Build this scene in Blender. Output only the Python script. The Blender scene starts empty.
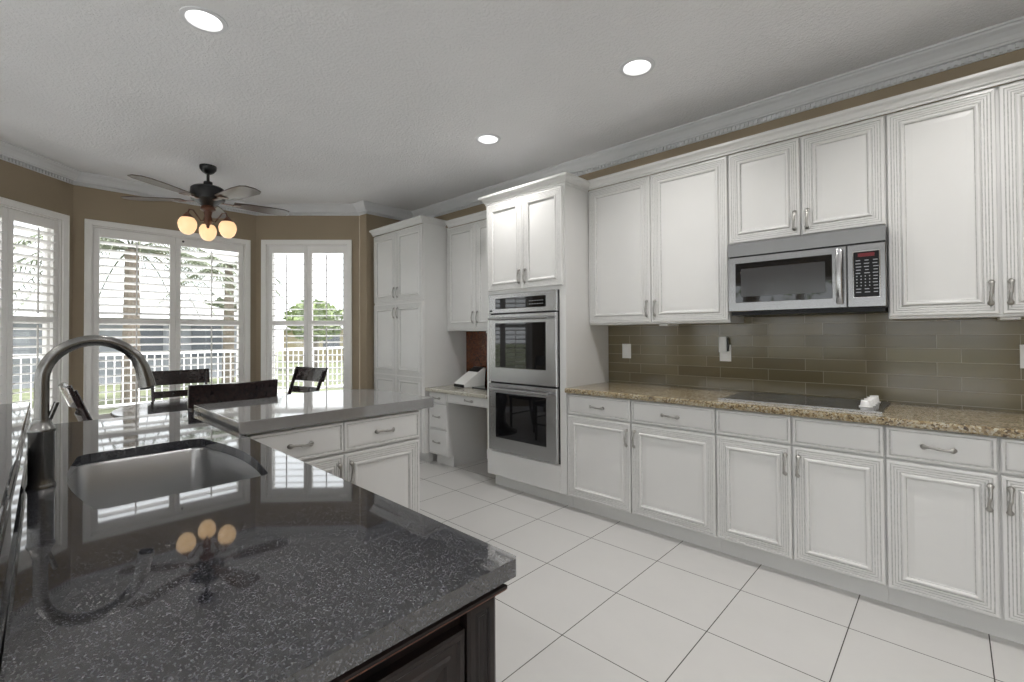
import bpy, bmesh, math, random
from mathutils import Vector, Matrix
random.seed(7)
PI = math.pi
SC = bpy.context.scene
COL = SC.collection

# ------------------------------------------------------------------ camera
CAMH = 1.321
yaw, pit, roll = math.radians(43.2956), math.radians(.75215), math.radians(-.32548)
dh = Vector((-math.sin(yaw), math.cos(yaw), 0)); rh = Vector((math.cos(yaw), math.sin(yaw), 0)); uh = Vector((0, 0, 1))
Fv = dh*math.cos(pit) + uh*math.sin(pit); U1 = -dh*math.sin(pit) + uh*math.cos(pit)
Rv = rh*math.cos(roll) + U1*math.sin(roll); Uv = -rh*math.sin(roll) + U1*math.cos(roll)
cd = bpy.data.cameras.new('camera'); cam = bpy.data.objects.new('camera', cd); COL.objects.link(cam)
cam.matrix_world = Matrix(((Rv.x, Uv.x, -Fv.x, 0), (Rv.y, Uv.y, -Fv.y, 0), (Rv.z, Uv.z, -Fv.z, CAMH), (0, 0, 0, 1)))
cd.sensor_width = 36; cd.lens = 465.896*36/1024; cd.shift_y = -12.59/1024; cd.clip_start = .01
SC.camera = cam

# ------------------------------------------------------------------ light and exposure
W = bpy.data.worlds.new('sky'); SC.world = W; W.use_nodes = True
bg = W.node_tree.nodes['Background']; bg.inputs[0].default_value = (.93, .97, 1, 1); bg.inputs[1].default_value = 2.4
sd_ = bpy.data.lights.new('sun', 'SUN'); sd_.energy = 8; sd_.angle = .03; sd_.color = (1, .98, .95)
so = bpy.data.objects.new('sun', sd_); COL.objects.link(so); so.location = (8, 8, 20)
so.rotation_euler = Vector((math.cos(math.radians(40))*math.cos(math.radians(74)), math.sin(math.radians(40))*math.cos(math.radians(74)), math.sin(math.radians(74)))).to_track_quat('Z', 'Y').to_euler()
SC.view_settings.view_transform = 'Standard'; SC.view_settings.look = 'None'; SC.view_settings.gamma = 1
SC.view_settings.exposure = 0.22; SC.view_settings.use_curve_mapping = False
CAN_POWER = 10

# ------------------------------------------------------------------ materials
def mat(name, col, rough=.5, metal=0, **k):
    m = bpy.data.materials.new(name); m.use_nodes = True
    b = m.node_tree.nodes['Principled BSDF']
    b.inputs['Base Color'].default_value = (*col, 1); b.inputs['Roughness'].default_value = rough; b.inputs['Metallic'].default_value = metal
    for kk, v in k.items():
        b.inputs[kk.replace('_', ' ')].default_value = v
    return m
def nd(m, t, **k):
    n = m.node_tree.nodes.new(t)
    for a, v in k.items():
        if a in n.inputs: n.inputs[a].default_value = v
        else: setattr(n, a, v)
    return n
def ln(m, a, b): m.node_tree.links.new(a, b)
def bsdf(m): return m.node_tree.nodes['Principled BSDF']
def coords(m, scale=(1, 1, 1), rot=(0, 0, 0), loc=(0, 0, 0)):
    g = nd(m, 'ShaderNodeNewGeometry'); mp = nd(m, 'ShaderNodeMapping')
    mp.inputs['Scale'].default_value = scale; mp.inputs['Rotation'].default_value = rot; mp.inputs['Location'].default_value = loc
    ln(m, g.outputs['Position'], mp.inputs[0]); return mp.outputs[0]
def ramp(m, src, stops):
    r = nd(m, 'ShaderNodeValToRGB'); e = r.color_ramp.elements
    while len(e) < len(stops): e.new(.5)
    for i, (p, c) in enumerate(stops): e[i].position = p; e[i].color = (*c, 1)
    ln(m, src, r.inputs[0]); return r.outputs[0]
def noise(m, vec, scale, detail=3, rough=.5):
    n = nd(m, 'ShaderNodeTexNoise'); n.inputs['Scale'].default_value = scale; n.inputs['Detail'].default_value = detail; n.inputs['Roughness'].default_value = rough
    ln(m, vec, n.inputs['Vector']); return n.outputs['Fac']
def bump(m, h, strength, dist):
    b = nd(m, 'ShaderNodeBump'); b.inputs['Strength'].default_value = strength; b.inputs['Distance'].default_value = dist
    ln(m, h, b.inputs['Height']); ln(m, b.outputs[0], bsdf(m).inputs['Normal'])
def mixc(m, fac, a, b, mode='MIX'):
    x = nd(m, 'ShaderNodeMix', data_type='RGBA', blend_type=mode)
    for s, v in ((0, fac), (6, a), (7, b)):
        if hasattr(v, 'links'): ln(m, v, x.inputs[s])
        else: x.inputs[s].default_value = v if s == 0 else (*v, 1)
    return x.outputs[2]

M = {}
def noisy(name, col, rough, amt=.04, scale=6, **k):
    m = mat(name, col, rough, **k)
    c = tuple(max(0, x*(1-amt)) for x in col); d = tuple(min(1, x*(1+amt)) for x in col)
    ln(m, ramp(m, noise(m, coords(m), scale), [(.3, c), (.7, d)]), bsdf(m).inputs['Base Color']); M[name] = m; return m
noisy('cabinet_white', (.70, .697, .685), .3, .015, 4)
noisy('cabinet_glaze', (.53, .527, .515), .5, .15, 60)
noisy('trim_white', (.74, .75, .77), .4, .015, 5)
noisy('shutter_white', (.90, .885, .865), .42, .015, 5)
noisy('knob_white', (.85, .85, .84), .3, .01)
noisy('plate_white', (.82, .82, .80), .35, .01)
noisy('black_plastic', (.010, .010, .011), .3, .2); 
noisy('rubber_dark', (.02, .02, .02), .6, .2)
m = noisy('wall_paint', (.335, .27, .19), .75, .03, 3); bump(m, noise(m, coords(m), 160, 4), .15, .002)
m = noisy('ceiling_paint', (.86, .86, .87), .9, .02, 2)
v = coords(m); n1 = noise(m, v, 60, 5, .6); r = ramp(m, n1, [(.42, (0, 0, 0)), (.6, (1, 1, 1))]); bump(m, r, .5, .004)
bsdf(M['black_plastic']).inputs['IOR'].default_value = 1.3
# floor tile
m = mat('floor_tile', (.7, .69, .66), .28); M['floor_tile'] = m
br = nd(m, 'ShaderNodeTexBrick', offset=0, squash=1)
br.inputs['Scale'].default_value = 1; br.inputs['Mortar Size'].default_value = .0022; br.inputs['Mortar Smooth'].default_value = .1
br.inputs['Brick Width'].default_value = .4545; br.inputs['Row Height'].default_value = .4545
ln(m, coords(m, loc=(-.103+.4545*40, -2.557+.4545*40, 0)), br.inputs['Vector'])
v = coords(m)
c1 = mixc(m, noise(m, v, 3.5, 5, .6), (.51, .505, .49), (.61, .60, .585))
c2 = mixc(m, noise(m, v, 22, 4, .65), c1, (.57, .565, .55))
br.inputs['Mortar'].default_value = (.06, .055, .05, 1)
ln(m, c2, br.inputs['Color1']); ln(m, c2, br.inputs['Color2']); ln(m, br.outputs['Color'], bsdf(m).inputs['Base Color'])
rr = nd(m, 'ShaderNodeMapRange'); rr.inputs[3].default_value = .3; rr.inputs[4].default_value = .8; ln(m, br.outputs['Fac'], rr.inputs[0]); ln(m, rr.outputs[0], bsdf(m).inputs['Roughness'])
inv = nd(m, 'ShaderNodeMath', operation='SUBTRACT'); inv.inputs[0].default_value = 1; ln(m, br.outputs['Fac'], inv.inputs[1]); bump(m, inv.outputs[0], .5, .002)
# glass wall tile, plane at constant y : use x,z
m = mat('glass_tile', (.2, .17, .1), .12, IOR=1.5); M['glass_tile'] = m
sx = nd(m, 'ShaderNodeSeparateXYZ'); cx = nd(m, 'ShaderNodeCombineXYZ'); ln(m, coords(m), sx.inputs[0])
ax = nd(m, 'ShaderNodeMath', operation='ADD'); ax.inputs[1].default_value = 9.572; az = nd(m, 'ShaderNodeMath', operation='ADD'); az.inputs[1].default_value = -.92+1.5
ln(m, sx.outputs[0], ax.inputs[0]); ln(m, sx.outputs[2], az.inputs[0]); ln(m, ax.outputs[0], cx.inputs[0]); ln(m, az.outputs[0], cx.inputs[1])
br = nd(m, 'ShaderNodeTexBrick', offset=.31, offset_frequency=2, squash=1)
br.inputs['Scale'].default_value = 1; br.inputs['Mortar Size'].default_value = .0018; br.inputs['Brick Width'].default_value = .31; br.inputs['Row Height'].default_value = .0755; br.inputs['Bias'].default_value = 0
br.inputs['Color1'].default_value = (.145, .118, .066, 1); br.inputs['Color2'].default_value = (.20, .168, .10, 1); br.inputs['Mortar'].default_value = (.36, .325, .25, 1)
ln(m, cx.outputs[0], br.inputs['Vector']); ln(m, br.outputs['Color'], bsdf(m).inputs['Base Color'])
inv = nd(m, 'ShaderNodeMath', operation='SUBTRACT'); inv.inputs[0].default_value = 1; ln(m, br.outputs['Fac'], inv.inputs[1]); bump(m, inv.outputs[0], .6, .0015)
# granites
def granite(name, stops, scale, rough, dark=None, vein=None, IOR=1.55):
    m = mat(name, (.3, .25, .15), rough, IOR=IOR); M[name] = m; v = coords(m)
    vo = nd(m, 'ShaderNodeTexVoronoi'); vo.inputs['Scale'].default_value = scale; ln(m, v, vo.inputs['Vector'])
    sp = nd(m, 'ShaderNodeSeparateColor'); ln(m, vo.outputs['Color'], sp.inputs[0])
    n = noise(m, v, scale*.12, 5, .65); ad = nd(m, 'ShaderNodeMath', operation='MULTIPLY_ADD'); ad.inputs[1].default_value = .45
    ln(m, sp.outputs[0], ad.inputs[0])
    mm = nd(m, 'ShaderNodeMath', operation='MULTIPLY'); mm.inputs[1].default_value = .55; ln(m, n, mm.inputs[0]); ln(m, mm.outputs[0], ad.inputs[2])
    c = ramp(m, ad.outputs[0], stops)
    if vein:
        c = mixc(m, ramp(m, noise(m, v, vein[0], 4, .7), [(vein[2], (0, 0, 0)), (vein[2]+.08, (1, 1, 1))]), c, vein[1])
    ln(m, c, bsdf(m).inputs['Base Color']); return m
granite('gold_granite', [(.18, (.02, .017, .015)), (.30, (.10, .07, .04)), (.42, (.26, .19, .10)), (.55, (.35, .29, .18)), (.68, (.44, .41, .33)), (.8, (.17, .11, .06))], 130, .12, vein=(14, (.06, .05, .045), .62))
granite('pale_granite', [(.2, (.12, .11, .09)), (.35, (.45, .42, .34)), (.6, (.62, .6, .53)), (.8, (.35, .33, .27))], 120, .12)
granite('red_granite', [(.2, (.01, .006, .005)), (.4, (.10, .028, .012)), (.55, (.2, .06, .02)), (.7, (.05, .015, .01)), (.85, (.35, .2, .1))], 110, .12)
granite('black_granite', [(.2, (.008, .008, .010)), (.5, (.014, .014, .017)), (.60, (.034, .035, .041)), (.68, (.115, .118, .135)), (.74, (.03, .03, .035)), (.92, (.012, .012, .014))], 480, .035, IOR=2.1)
noisy('grey_quartz', (.20, .20, .20), .05, .04, 40, IOR=2.5)
# stainless
m = mat('stainless', (.47, .47, .475), .26, 1); M['stainless'] = m
n = noise(m, coords(m, scale=(2, 2, 220)), 4, 3); bump(m, n, .06, .002)
m = mat('stainless_dark', (.33, .33, .335), .26, 1); M['stainless_dark'] = m
m = mat('stainless_sink', (.46, .465, .47), .3, 1); M['stainless_sink'] = m
m = mat('faucet_metal', (.21, .207, .20), .27, 1); M['faucet_metal'] = m
m = mat('chrome', (.7, .7, .7), .1, 1); M['chrome'] = m
m = mat('pewter', (.42, .41, .39), .32, 1); M['pewter'] = m
m = mat('oven_glass', (.008, .008, .009), .03, IOR=1.6); M['oven_glass'] = m
m = mat('microwave_glass', (.05, .05, .052), .12, IOR=1.5); M['microwave_glass'] = m
m = mat('cooktop_glass', (.03, .031, .034), .12, IOR=1.5); M['cooktop_glass'] = m
noisy('burner_ring', (.10, .09, .08), .25, .1, 30)
m = mat('screen_red', (.02, .0, .0), .3); bsdf(m).inputs['Emission Color'].default_value = (1, .08, .12, 1); bsdf(m).inputs['Emission Strength'].default_value = .10; M['screen_red'] = m
noisy('panel_print', (.33, .34, .36), .4, .1)
# woods
def wood(name, a, b, rough, sc=(3, 3, 40)):
    m = mat(name, a, rough); M[name] = m; v = coords(m, scale=sc)
    ln(m, ramp(m, noise(m, v, 3, 5, .7), [(.35, a), (.7, b)]), bsdf(m).inputs['Base Color']); return m
wood('dark_wood', (.010, .008, .008), (.022, .014, .012), .34, (30, 3, 3)); bsdf(M['dark_wood']).inputs['IOR'].default_value = 1.36
wood('chair_wood', (.012, .010, .013), (.04, .024, .021), .12, (3, 20, 20))
wood('fan_wood', (.07, .048, .04), (.11, .08, .07), .3, (1, 1, 1))
wood('rubbed_wood', (.06, .015, .008), (.22, .075, .035), .4, (40, 40, 40))
wood('table_wood', (.016, .015, .018), (.04, .035, .038), .1, (3, 20, 3))
noisy('fan_black', (.015, .015, .018), .35, .1); noisy('fan_bronze', (.12, .05, .03), .3, .1, metal=.0)
m = mat('globe_glass', (.5, .42, .32), .3); bsdf(m).inputs['Emission Color'].default_value = (1, .66, .34, 1); bsdf(m).inputs['Emission Strength'].default_value = .85; M['globe_glass'] = m
m = mat('lamp_lens', (1, 1, 1), .4); bsdf(m).inputs['Emission Color'].default_value = (1, .97, .92, 1); bsdf(m).inputs['Emission Strength'].default_value = 6; M['lamp_lens'] = m
# window glass: thin clear
m = bpy.data.materials.new('window_glass'); m.use_nodes = True; M['window_glass'] = m
nt = m.node_tree; nt.nodes.remove(nt.nodes['Principled BSDF'])
tr = nt.nodes.new('ShaderNodeBsdfTransparent'); gl = nt.nodes.new('ShaderNodeBsdfGlossy'); gl.inputs['Roughness'].default_value = .02
lw = nt.nodes.new('ShaderNodeLayerWeight'); lw.inputs[0].default_value = .5; pw = nt.nodes.new('ShaderNodeMath'); pw.operation = 'POWER'; pw.inputs[1].default_value = 5
ma = nt.nodes.new('ShaderNodeMath'); ma.operation = 'MULTIPLY_ADD'; ma.inputs[1].default_value = .9; ma.inputs[2].default_value = .03; mx = nt.nodes.new('ShaderNodeMixShader')
nt.links.new(lw.outputs['Facing'], pw.inputs[0]); nt.links.new(pw.outputs[0], ma.inputs[0]); nt.links.new(ma.outputs[0], mx.inputs[0]); nt.links.new(tr.outputs[0], mx.inputs[1]); nt.links.new(gl.outputs[0], mx.inputs[2]); nt.links.new(mx.outputs[0], nt.nodes['Material Output'].inputs[0])
# outdoors
noisy('stucco_beige', (.34, .29, .19), .9, .05); noisy('stucco_grey', (.26, .27, .30), .9, .06); noisy('roof_tile', (.28, .28, .28), .9, .1, 3)
noisy('concrete', (.64, .64, .64), .8, .08, 2); noisy('grass', (.12, .135, .075), .9, .25, 3); noisy('leaf', (.12, .14, .09), .7, .3, 6); noisy('leaf_pale', (.22, .28, .12), .7, .3, 6)
noisy('bark', (.20, .17, .14), .9, .25, 14); noisy('rail_white', (.8, .8, .8), .5, .02); noisy('house_glass', (.08, .09, .11), .2, .1); noisy('brick_red', (.42, .26, .22), .8, .1)

# ------------------------------------------------------------------ mesh helpers
class MB:
    def __init__(s): s.v = []; s.f = []; s.mi = []
    def add(s, vs, fs, mi=0):
        o = len(s.v); s.v += [tuple(p) for p in vs]
        for f in fs: s.f.append([o+i for i in f]); s.mi.append(mi)
    def box(s, x0, x1, y0, y1, z0, z1, mi=0, T=None):
        vs = [Vector((x, y, z)) for x in (x0, x1) for y in (y0, y1) for z in (z0, z1)]
        if T: vs = [T @ p if isinstance(T, Matrix) else T(p) for p in vs]
        s.add(vs, [(0, 1, 3, 2), (4, 6, 7, 5), (0, 4, 5, 1), (2, 3, 7, 6), (0, 2, 6, 4), (1, 5, 7, 3)], mi)
    def prism(s, pts, z0, z1, mi=0, T=None):
        n = len(pts); vs = [Vector((p[0], p[1], z)) for z in (z0, z1) for p in pts]
        if T: vs = [T @ p if isinstance(T, Matrix) else T(p) for p in vs]
        s.add(vs, [tuple(range(n))[::-1], tuple(range(n, 2*n))] + [(i, (i+1) % n, n+(i+1) % n, n+i) for i in range(n)], mi)
    def lathe(s, prof, c=(0, 0, 0), n=24, mi=0, T=None, cap=True):
        vs = []
        for r, z in prof:
            for k in range(n):
                a = 2*PI*k/n; vs.append(Vector((c[0]+r*math.cos(a), c[1]+r*math.sin(a), c[2]+z)))
        if T: vs = [T @ p for p in vs]
        fs = [(i*n+k, i*n+(k+1) % n, (i+1)*n+(k+1) % n, (i+1)*n+k) for i in range(len(prof)-1) for k in range(n)]
        if cap: fs += [tuple(range(n))[::-1], tuple(range((len(prof)-1)*n, len(prof)*n))]
        s.add(vs, fs, mi)
    def tube(s, path, rad, n=10, mi=0, cap=True, sq=(1, 1)):
        path = [Vector(p) for p in path]; vs = []; rs = rad if isinstance(rad, (list, tuple)) else [rad]*len(path)
        up = None
        for i, p in enumerate(path):
            t = (path[min(i+1, len(path)-1)] - path[max(i-1, 0)]).normalized()
            if up is None:
                up = Vector((0, 0, 1)) if abs(t.z) < .9 else Vector((0, 1, 0))
                up = (up - t*up.dot(t)).normalized()
            up = (up - t*up.dot(t)).normalized(); b = t.cross(up)
            for k in range(n):
                a = 2*PI*k/n; vs.append(p + (up*math.cos(a)*sq[0] + b*math.sin(a)*sq[1])*rs[i])
        L = len(path); fs = [(i*n+k, i*n+(k+1) % n, (i+1)*n+(k+1) % n, (i+1)*n+k) for i in range(L-1) for k in range(n)]
        if cap: fs += [tuple(range(n))[::-1], tuple(range((L-1)*n, L*n))]
        s.add(vs, fs, mi)
    def ball(s, c, r, n=12, mi=0, sc=(1, 1, 1)):
        prof = [(max(1e-4, r*math.sin(PI*i/n)), -r*math.cos(PI*i/n)) for i in range(n+1)]
        T = Matrix.Translation(c) @ Matrix.Diagonal((*sc, 1)); s.lathe(prof, n=n*2, mi=mi, T=T)
    def rings(s, a0, a1, b0, b1, prof, mp):
        """nested rectangles: prof = (inset, depth, material) ; mp maps (a, b, depth) to the world"""
        vs = []; fs = []; mis = []
        for pr in prof:
            i, d = pr[0], pr[1]
            vs += [mp(a0+i, b0+i, d), mp(a1-i, b0+i, d), mp(a1-i, b1-i, d), mp(a0+i, b1-i, d)]
        s.add([mp(a0, b0, 0), mp(a1, b0, 0), mp(a1, b1, 0), mp(a0, b1, 0)], [(0, 3, 2, 1)])
        o = len(s.v); s.v += [tuple(p) for p in vs]
        for k in range(len(prof)-1):
            mi = prof[k+1][2] if len(prof[k+1]) > 2 else 0
            for j in range(4):
                s.f.append([o+4*k+j, o+4*k+(j+1) % 4, o+4*k+4+(j+1) % 4, o+4*k+4+j]); s.mi.append(mi)
        k = len(prof)-1; s.f.append([o+4*k+j for j in range(4)]); s.mi.append(0)
    def sweep(s, prof, path, side=1, mi=0, closed_prof=True):
        """sweep profile (offset, z) along an xy path with mitres; side=+1 offsets to the left of travel"""
        P = [Vector(p) for p in path]; n = len(P); m = len(prof); vs = []
        for i in range(n):
            ts = []
            if i > 0: ts.append((P[i]-P[i-1]).normalized())
            if i < n-1: ts.append((P[i+1]-P[i]).normalized())
            ns = [Vector((-t.y, t.x))*side for t in ts]
            nn = ns[0] if len(ns) == 1 else (ns[0]+ns[1])/(1+ns[0].dot(ns[1]))
            for d, z in prof: vs.append((P[i].x+nn.x*d, P[i].y+nn.y*d, z))
        fs = [(i*m+k, i*m+(k+1) % m, (i+1)*m+(k+1) % m, (i+1)*m+k) for i in range(n-1) for k in range(m)]
        fs += [tuple(range(m))[::-1], tuple(range((n-1)*m, n*m))]
        s.add(vs, fs, mi)
    def build(s, name, mats, parent=None, bevel=0, smooth=False, auto=None, shift=None):
        me = bpy.data.meshes.new(name); L = Vector(shift) if shift is not None else (parent.get('_o') and Vector(parent['_o']) or Vector((0, 0, 0))) if parent else Vector((0, 0, 0))
        me.from_pydata([Vector(p)-L for p in s.v], [], s.f)
        if not isinstance(mats, (list, tuple)): mats = [mats]
        for mm in mats: me.materials.append(M[mm])
        for p, i in zip(me.polygons, s.mi): p.material_index = i
        b = bmesh.new(); b.from_mesh(me); bmesh.ops.recalc_face_normals(b, faces=b.faces[:]); b.to_mesh(me); b.free()
        if smooth:
            for p in me.polygons: p.use_smooth = True
            me.set_sharp_from_angle(angle=math.radians(auto or 40))
        o = bpy.data.objects.new(name, me); COL.objects.link(o)
        if parent: o.parent = parent
        if shift is not None and not parent: o.location = L
        if bevel:
            bv = o.modifiers.new('bevel', 'BEVEL'); bv.width = bevel; bv.segments = 2; bv.limit_method = 'ANGLE'; bv.angle_limit = math.radians(40)
        return o
def holed(outer, holes, z0, z1, T=None):
    """slab with holes; returns an MB"""
    b = bmesh.new(); E = []; loops = []
    for lp in [outer]+holes:
        vs = [b.verts.new((p[0], p[1], 0)) for p in lp]; loops.append(vs)
        for i in range(len(vs)): E.append(b.edges.new((vs[i], vs[(i+1) % len(vs)])))
    bmesh.ops.triangle_fill(b, use_beauty=True, use_dissolve=False, edges=E)
    b.verts.index_update(); mb = MB(); n = len(b.verts)
    V = [Vector((v.co.x, v.co.y, z)) for z in (z0, z1) for v in b.verts]
    F = [[v.index for v in f.verts] for f in b.faces] ; F += [[i+n for i in f][::-1] for f in F]
    k = 0
    for lp in loops:
        m = len(lp)
        for i in range(m): F.append([k+i, k+(i+1) % m, n+k+(i+1) % m, n+k+i])
        k += m
    if T: V = [T(p) for p in V]
    mb.add(V, F); b.free(); return mb
def thing(name, label, cat, loc=(0, 0, 0), group=None, rotz=0, local=False):
    o = bpy.data.objects.new(name, None); COL.objects.link(o); o.location = loc; o.rotation_euler = (0, 0, rotz); o.empty_display_size = .1
    o['label'] = label; o['category'] = cat
    if group: o['group'] = group
    ORI[o.name] = Vector((0, 0, 0)) if local else Vector(loc)
    return o
ORI = {}
def part(mb, name, mats, parent, **k):
    root = parent
    while root.parent: root = root.parent
    o = mb.build(name, mats, None, **k)
    off = ORI.get(root.name, Vector((0, 0, 0)))
    for v in o.data.vertices: v.co -= off
    # parents below the root sit at the root's origin unless they were placed
    p = parent
    while p is not root and p is not None:
        for v in o.data.vertices: v.co -= p.location
        p = p.parent
    o.parent = parent
    return o
def tag(o, label, cat, group=None):
    o['label'] = label; o['category'] = cat
    if group: o['group'] = group
    return o
def struct(mb, name, mats, **k):
    o = mb.build(name, mats, **k); o['kind'] = 'structure'; return o
def centre_origin(o):
    c = sum((v.co for v in o.data.vertices), Vector())/len(o.data.vertices); c.z = min(v.co.z for v in o.data.vertices)
    for v in o.data.vertices: v.co -= c
    o.location += c
    return o
def dup(root, loc, rotz=None, label=None, group=None):
    r = root.copy(); COL.objects.link(r); r.location = loc
    if rotz is not None: r.rotation_euler = (0, 0, rotz)
    if label: r['label'] = label
    if group: r['group'] = group
    def rec(a, b):
        for ch in list(a.children):
            c = ch.copy(); COL.objects.link(c); c.parent = b; rec(ch, c)
    rec(root, r); return r

# ------------------------------------------------------------------ key planes (metres)
WY = 3.452        # cooking wall
BY = 2.845        # base cabinet face
UY = 3.147        # wall cabinet face
XD = -4.95        # end wall of the kitchen
CE = 2.855        # ceiling
XB = -5.95        # back wall of the bay
bA = (-5.07, -.53); bB = (XB, .35); bC = (XB, 1.925); bD = (-5.10, 2.775); bE = (XD, 2.785); bF = (XD, WY)
EX, SY = 3.2, -4.6
outline = [(EX, WY), bF, bE, bD, bC, bB, bA, (XD, -.53), (XD, SY), (EX, SY)]

# floor
mb = MB(); mb.prism(outline, -.06, 0); struct(mb, 'floor', 'floor_tile')
# ceiling with recessed light holes
cans = [(-2.617, .612), (-1.294, 2.434), (-2.622, 2.521), (0.1, .65), (.15, 2.45), (1.6, .65), (1.6, 2.45), (-2.6, -1.4), (-.9, -1.4), (.8, -1.4), (-2.6, -3.2), (-.6, -3.2)]  # cans after the visible ones are added out of view for ambient light
CR = .078
circ = lambda c, r, n=32: [(c[0]+r*math.cos(2*PI*k/n), c[1]+r*math.sin(2*PI*k/n)) for k in range(n)]
struct(holed(outline, [circ(c, CR) for c in cans], CE, CE+.08), 'ceiling', 'ceiling_paint')

def wall(name, P0, P1, holes=(), t=.14, z0=0, z1=CE, m='wall_paint'):
    """inner face runs P0 -> P1; thickness goes to the left of travel"""
    P0, P1 = Vector(P0), Vector(P1); d = (P1-P0); L = d.length; d.normalize(); n = Vector((-d.y, d.x))
    T = lambda p: Vector((P0.x+d.x*p.x+n.x*p.z, P0.y+d.y*p.x+n.y*p.z, p.y))
    hs = [[(a, c), (b, c), (b, e), (a, e)] for a, b, c, e in holes]
    mb = holed([(0, z0), (L, z0), (L, z1), (0, z1)], hs, 0, t, T)
    return struct(mb, name, m)
# outward = left of travel when walking so the room is on the right
wall('wall_north', (XD-.14, WY), (EX+.14, WY))
wall('wall_west', bE, (XD, WY), t=.15)
Bop = (.13, 1.455, .47, 2.385)
wall('wall_bay_back', bB, bC, [Bop])
LC = (Vector(bD)-Vector(bC)).length; LA = (Vector(bB)-Vector(bA)).length
Cop = (.118, 1.066, .47, 2.400)
wall('wall_bay_right', bC, bD, [Cop])
Aop = (LA-1.010, LA-.112, .47, 2.385)
wall('wall_bay_left', bA, bB, [Aop])
wall('wall_jog', (XD, -.53), bA)
wall('wall_west_rear', (XD, SY), (XD, -.53), [(.5, 1.7, .3, 2.3), (2.0, 3.2, .3, 2.3)])
wall('wall_south', (EX, SY), (XD, SY), [(.5, 2.2, .1, 2.4), (2.5, 4.2, .1, 2.4), (4.5, 6.2, .1, 2.4), (6.4, 7.8, .1, 2.4)])
wall('wall_east', (EX, WY), (EX, SY), [(4.3, 5.9, .1, 2.4), (6.1, 7.7, .1, 2.4)])  # unseen window openings added here to bring light to the bay

# room crown moulding with dentils
cp = [(0, 2.742), (.011, 2.742), (.011, 2.772), (.030, 2.775), (.034, 2.783), (.040, 2.786), (.052, 2.803), (.072, 2.822), (.092, 2.834), (.098, 2.842), (.108, 2.844), (.108, CE), (0, CE)]
def crown(name, path, dent=True):
    mb = MB(); mb.sweep(cp, path, side=1)
    P = [Vector(p) for p in path]
    for a, b in zip(P, P[1:]):
        t = (b-a); L = t.length; t.normalize(); n = Vector((-t.y, t.x)); s = .02
        while s < L-.03:
            T = Matrix(((t.x, n.x, 0, a.x), (t.y, n.y, 0, a.y), (0, 0, 1, 0), (0, 0, 0, 1)))
            mb.box(s, s+.014, .010, .024, 2.746, 2.770, T=T); s += .028
    o = struct(mb, name, 'trim_white'); return o
crown('trim_1', [(XD, SY), (XD, -.53), bA, bB, bC, bD, bE, bF, (EX, WY)][::-1])
bbp = [(0, 0), (.014, 0), (.014, .085), (.008, .1), (0, .1)]
mb = MB(); mb.sweep(bbp, [bA, bB, bC, bD, bE, (XD, 2.84)][::-1]); struct(mb, 'baseboard_bay', 'trim_white')
mb = MB(); mb.sweep(bbp, [(-3.62, WY), (-2.995, WY)][::-1]); struct(mb, 'baseboard_north', 'trim_white')

# ------------------------------------------------------------------ windows and shutters
def wmap(P0, P1):
    P0, P1 = Vector(P0), Vector(P1); d = (P1-P0).normalized(); n = Vector((d.y, -d.x))  # n points into the room
    return lambda s, t, z: Vector((P0.x+d.x*s+n.x*t, P0.y+d.y*s+n.y*t, z))
def wbox(mb, mp, s0, s1, t0, t1, z0, z1, mi=0): mb.box(s0, s1, t0, t1, z0, z1, mi, T=lambda p: mp(p.x, p.y, p.z))
def window(idx, P0, P1, op, split):
    mp = wmap(P0, P1); a, b, c, d = op
    mb = MB()
    # jamb lining, sash frame, meeting rail, casing
    for (s0, s1, z0, z1) in ((a, a+.012, c, d), (b-.012, b, c, d), (a+.012, b-.012, c, c+.012), (a+.012, b-.012, d-.012, d)): wbox(mb, mp, s0, s1, -.14, 0, z0, z1)
    for (s0, s1, z0, z1) in ((a+.012, a+.05, c+.012, d-.012), (b-.05, b-.012, c+.012, d-.012), (a+.05, b-.05, c+.012, c+.06), (a+.05, b-.05, d-.05, d-.012), (a+.05, b-.05, 1.44, 1.48)): wbox(mb, mp, s0, s1, -.12, -.08, z0, z1)
    for s in split: wbox(mb, mp, s-.025, s+.025, -.12, -.08, c+.06, d-.05)
    cw = .052
    prof = [(0, 0), (0, .014), (.004, .018), (.02, .018), (.026, .014), (.040, .022), (.048, .022), (cw, .012)]
    for (s0, s1, z0, z1) in ((a-cw, a, c-cw, d+cw), (b, b+cw, c-cw, d+cw), (a, b, d, d+cw), (a, b, c-cw, c)):
        wbox(mb, mp, s0, s1, 0, .018, z0, z1)
    wbox(mb, mp, a-cw, b+cw, .018, .024, d+cw-.012, d+cw); wbox(mb, mp, a-cw, a-cw+.012, .018, .024, c-cw, d+cw); wbox(mb, mp, b+cw-.012, b+cw, .018, .024, c-cw, d+cw)
    w = struct(mb, 'window_%d' % idx, 'shutter_white', bevel=.002)
    g = MB(); wbox(g, mp, a+.05, b-.05, -.102, -.098, c+.06, d-.05); go = g.build('glass_pane', 'window_glass', None); go.parent = w
    return w
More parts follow.
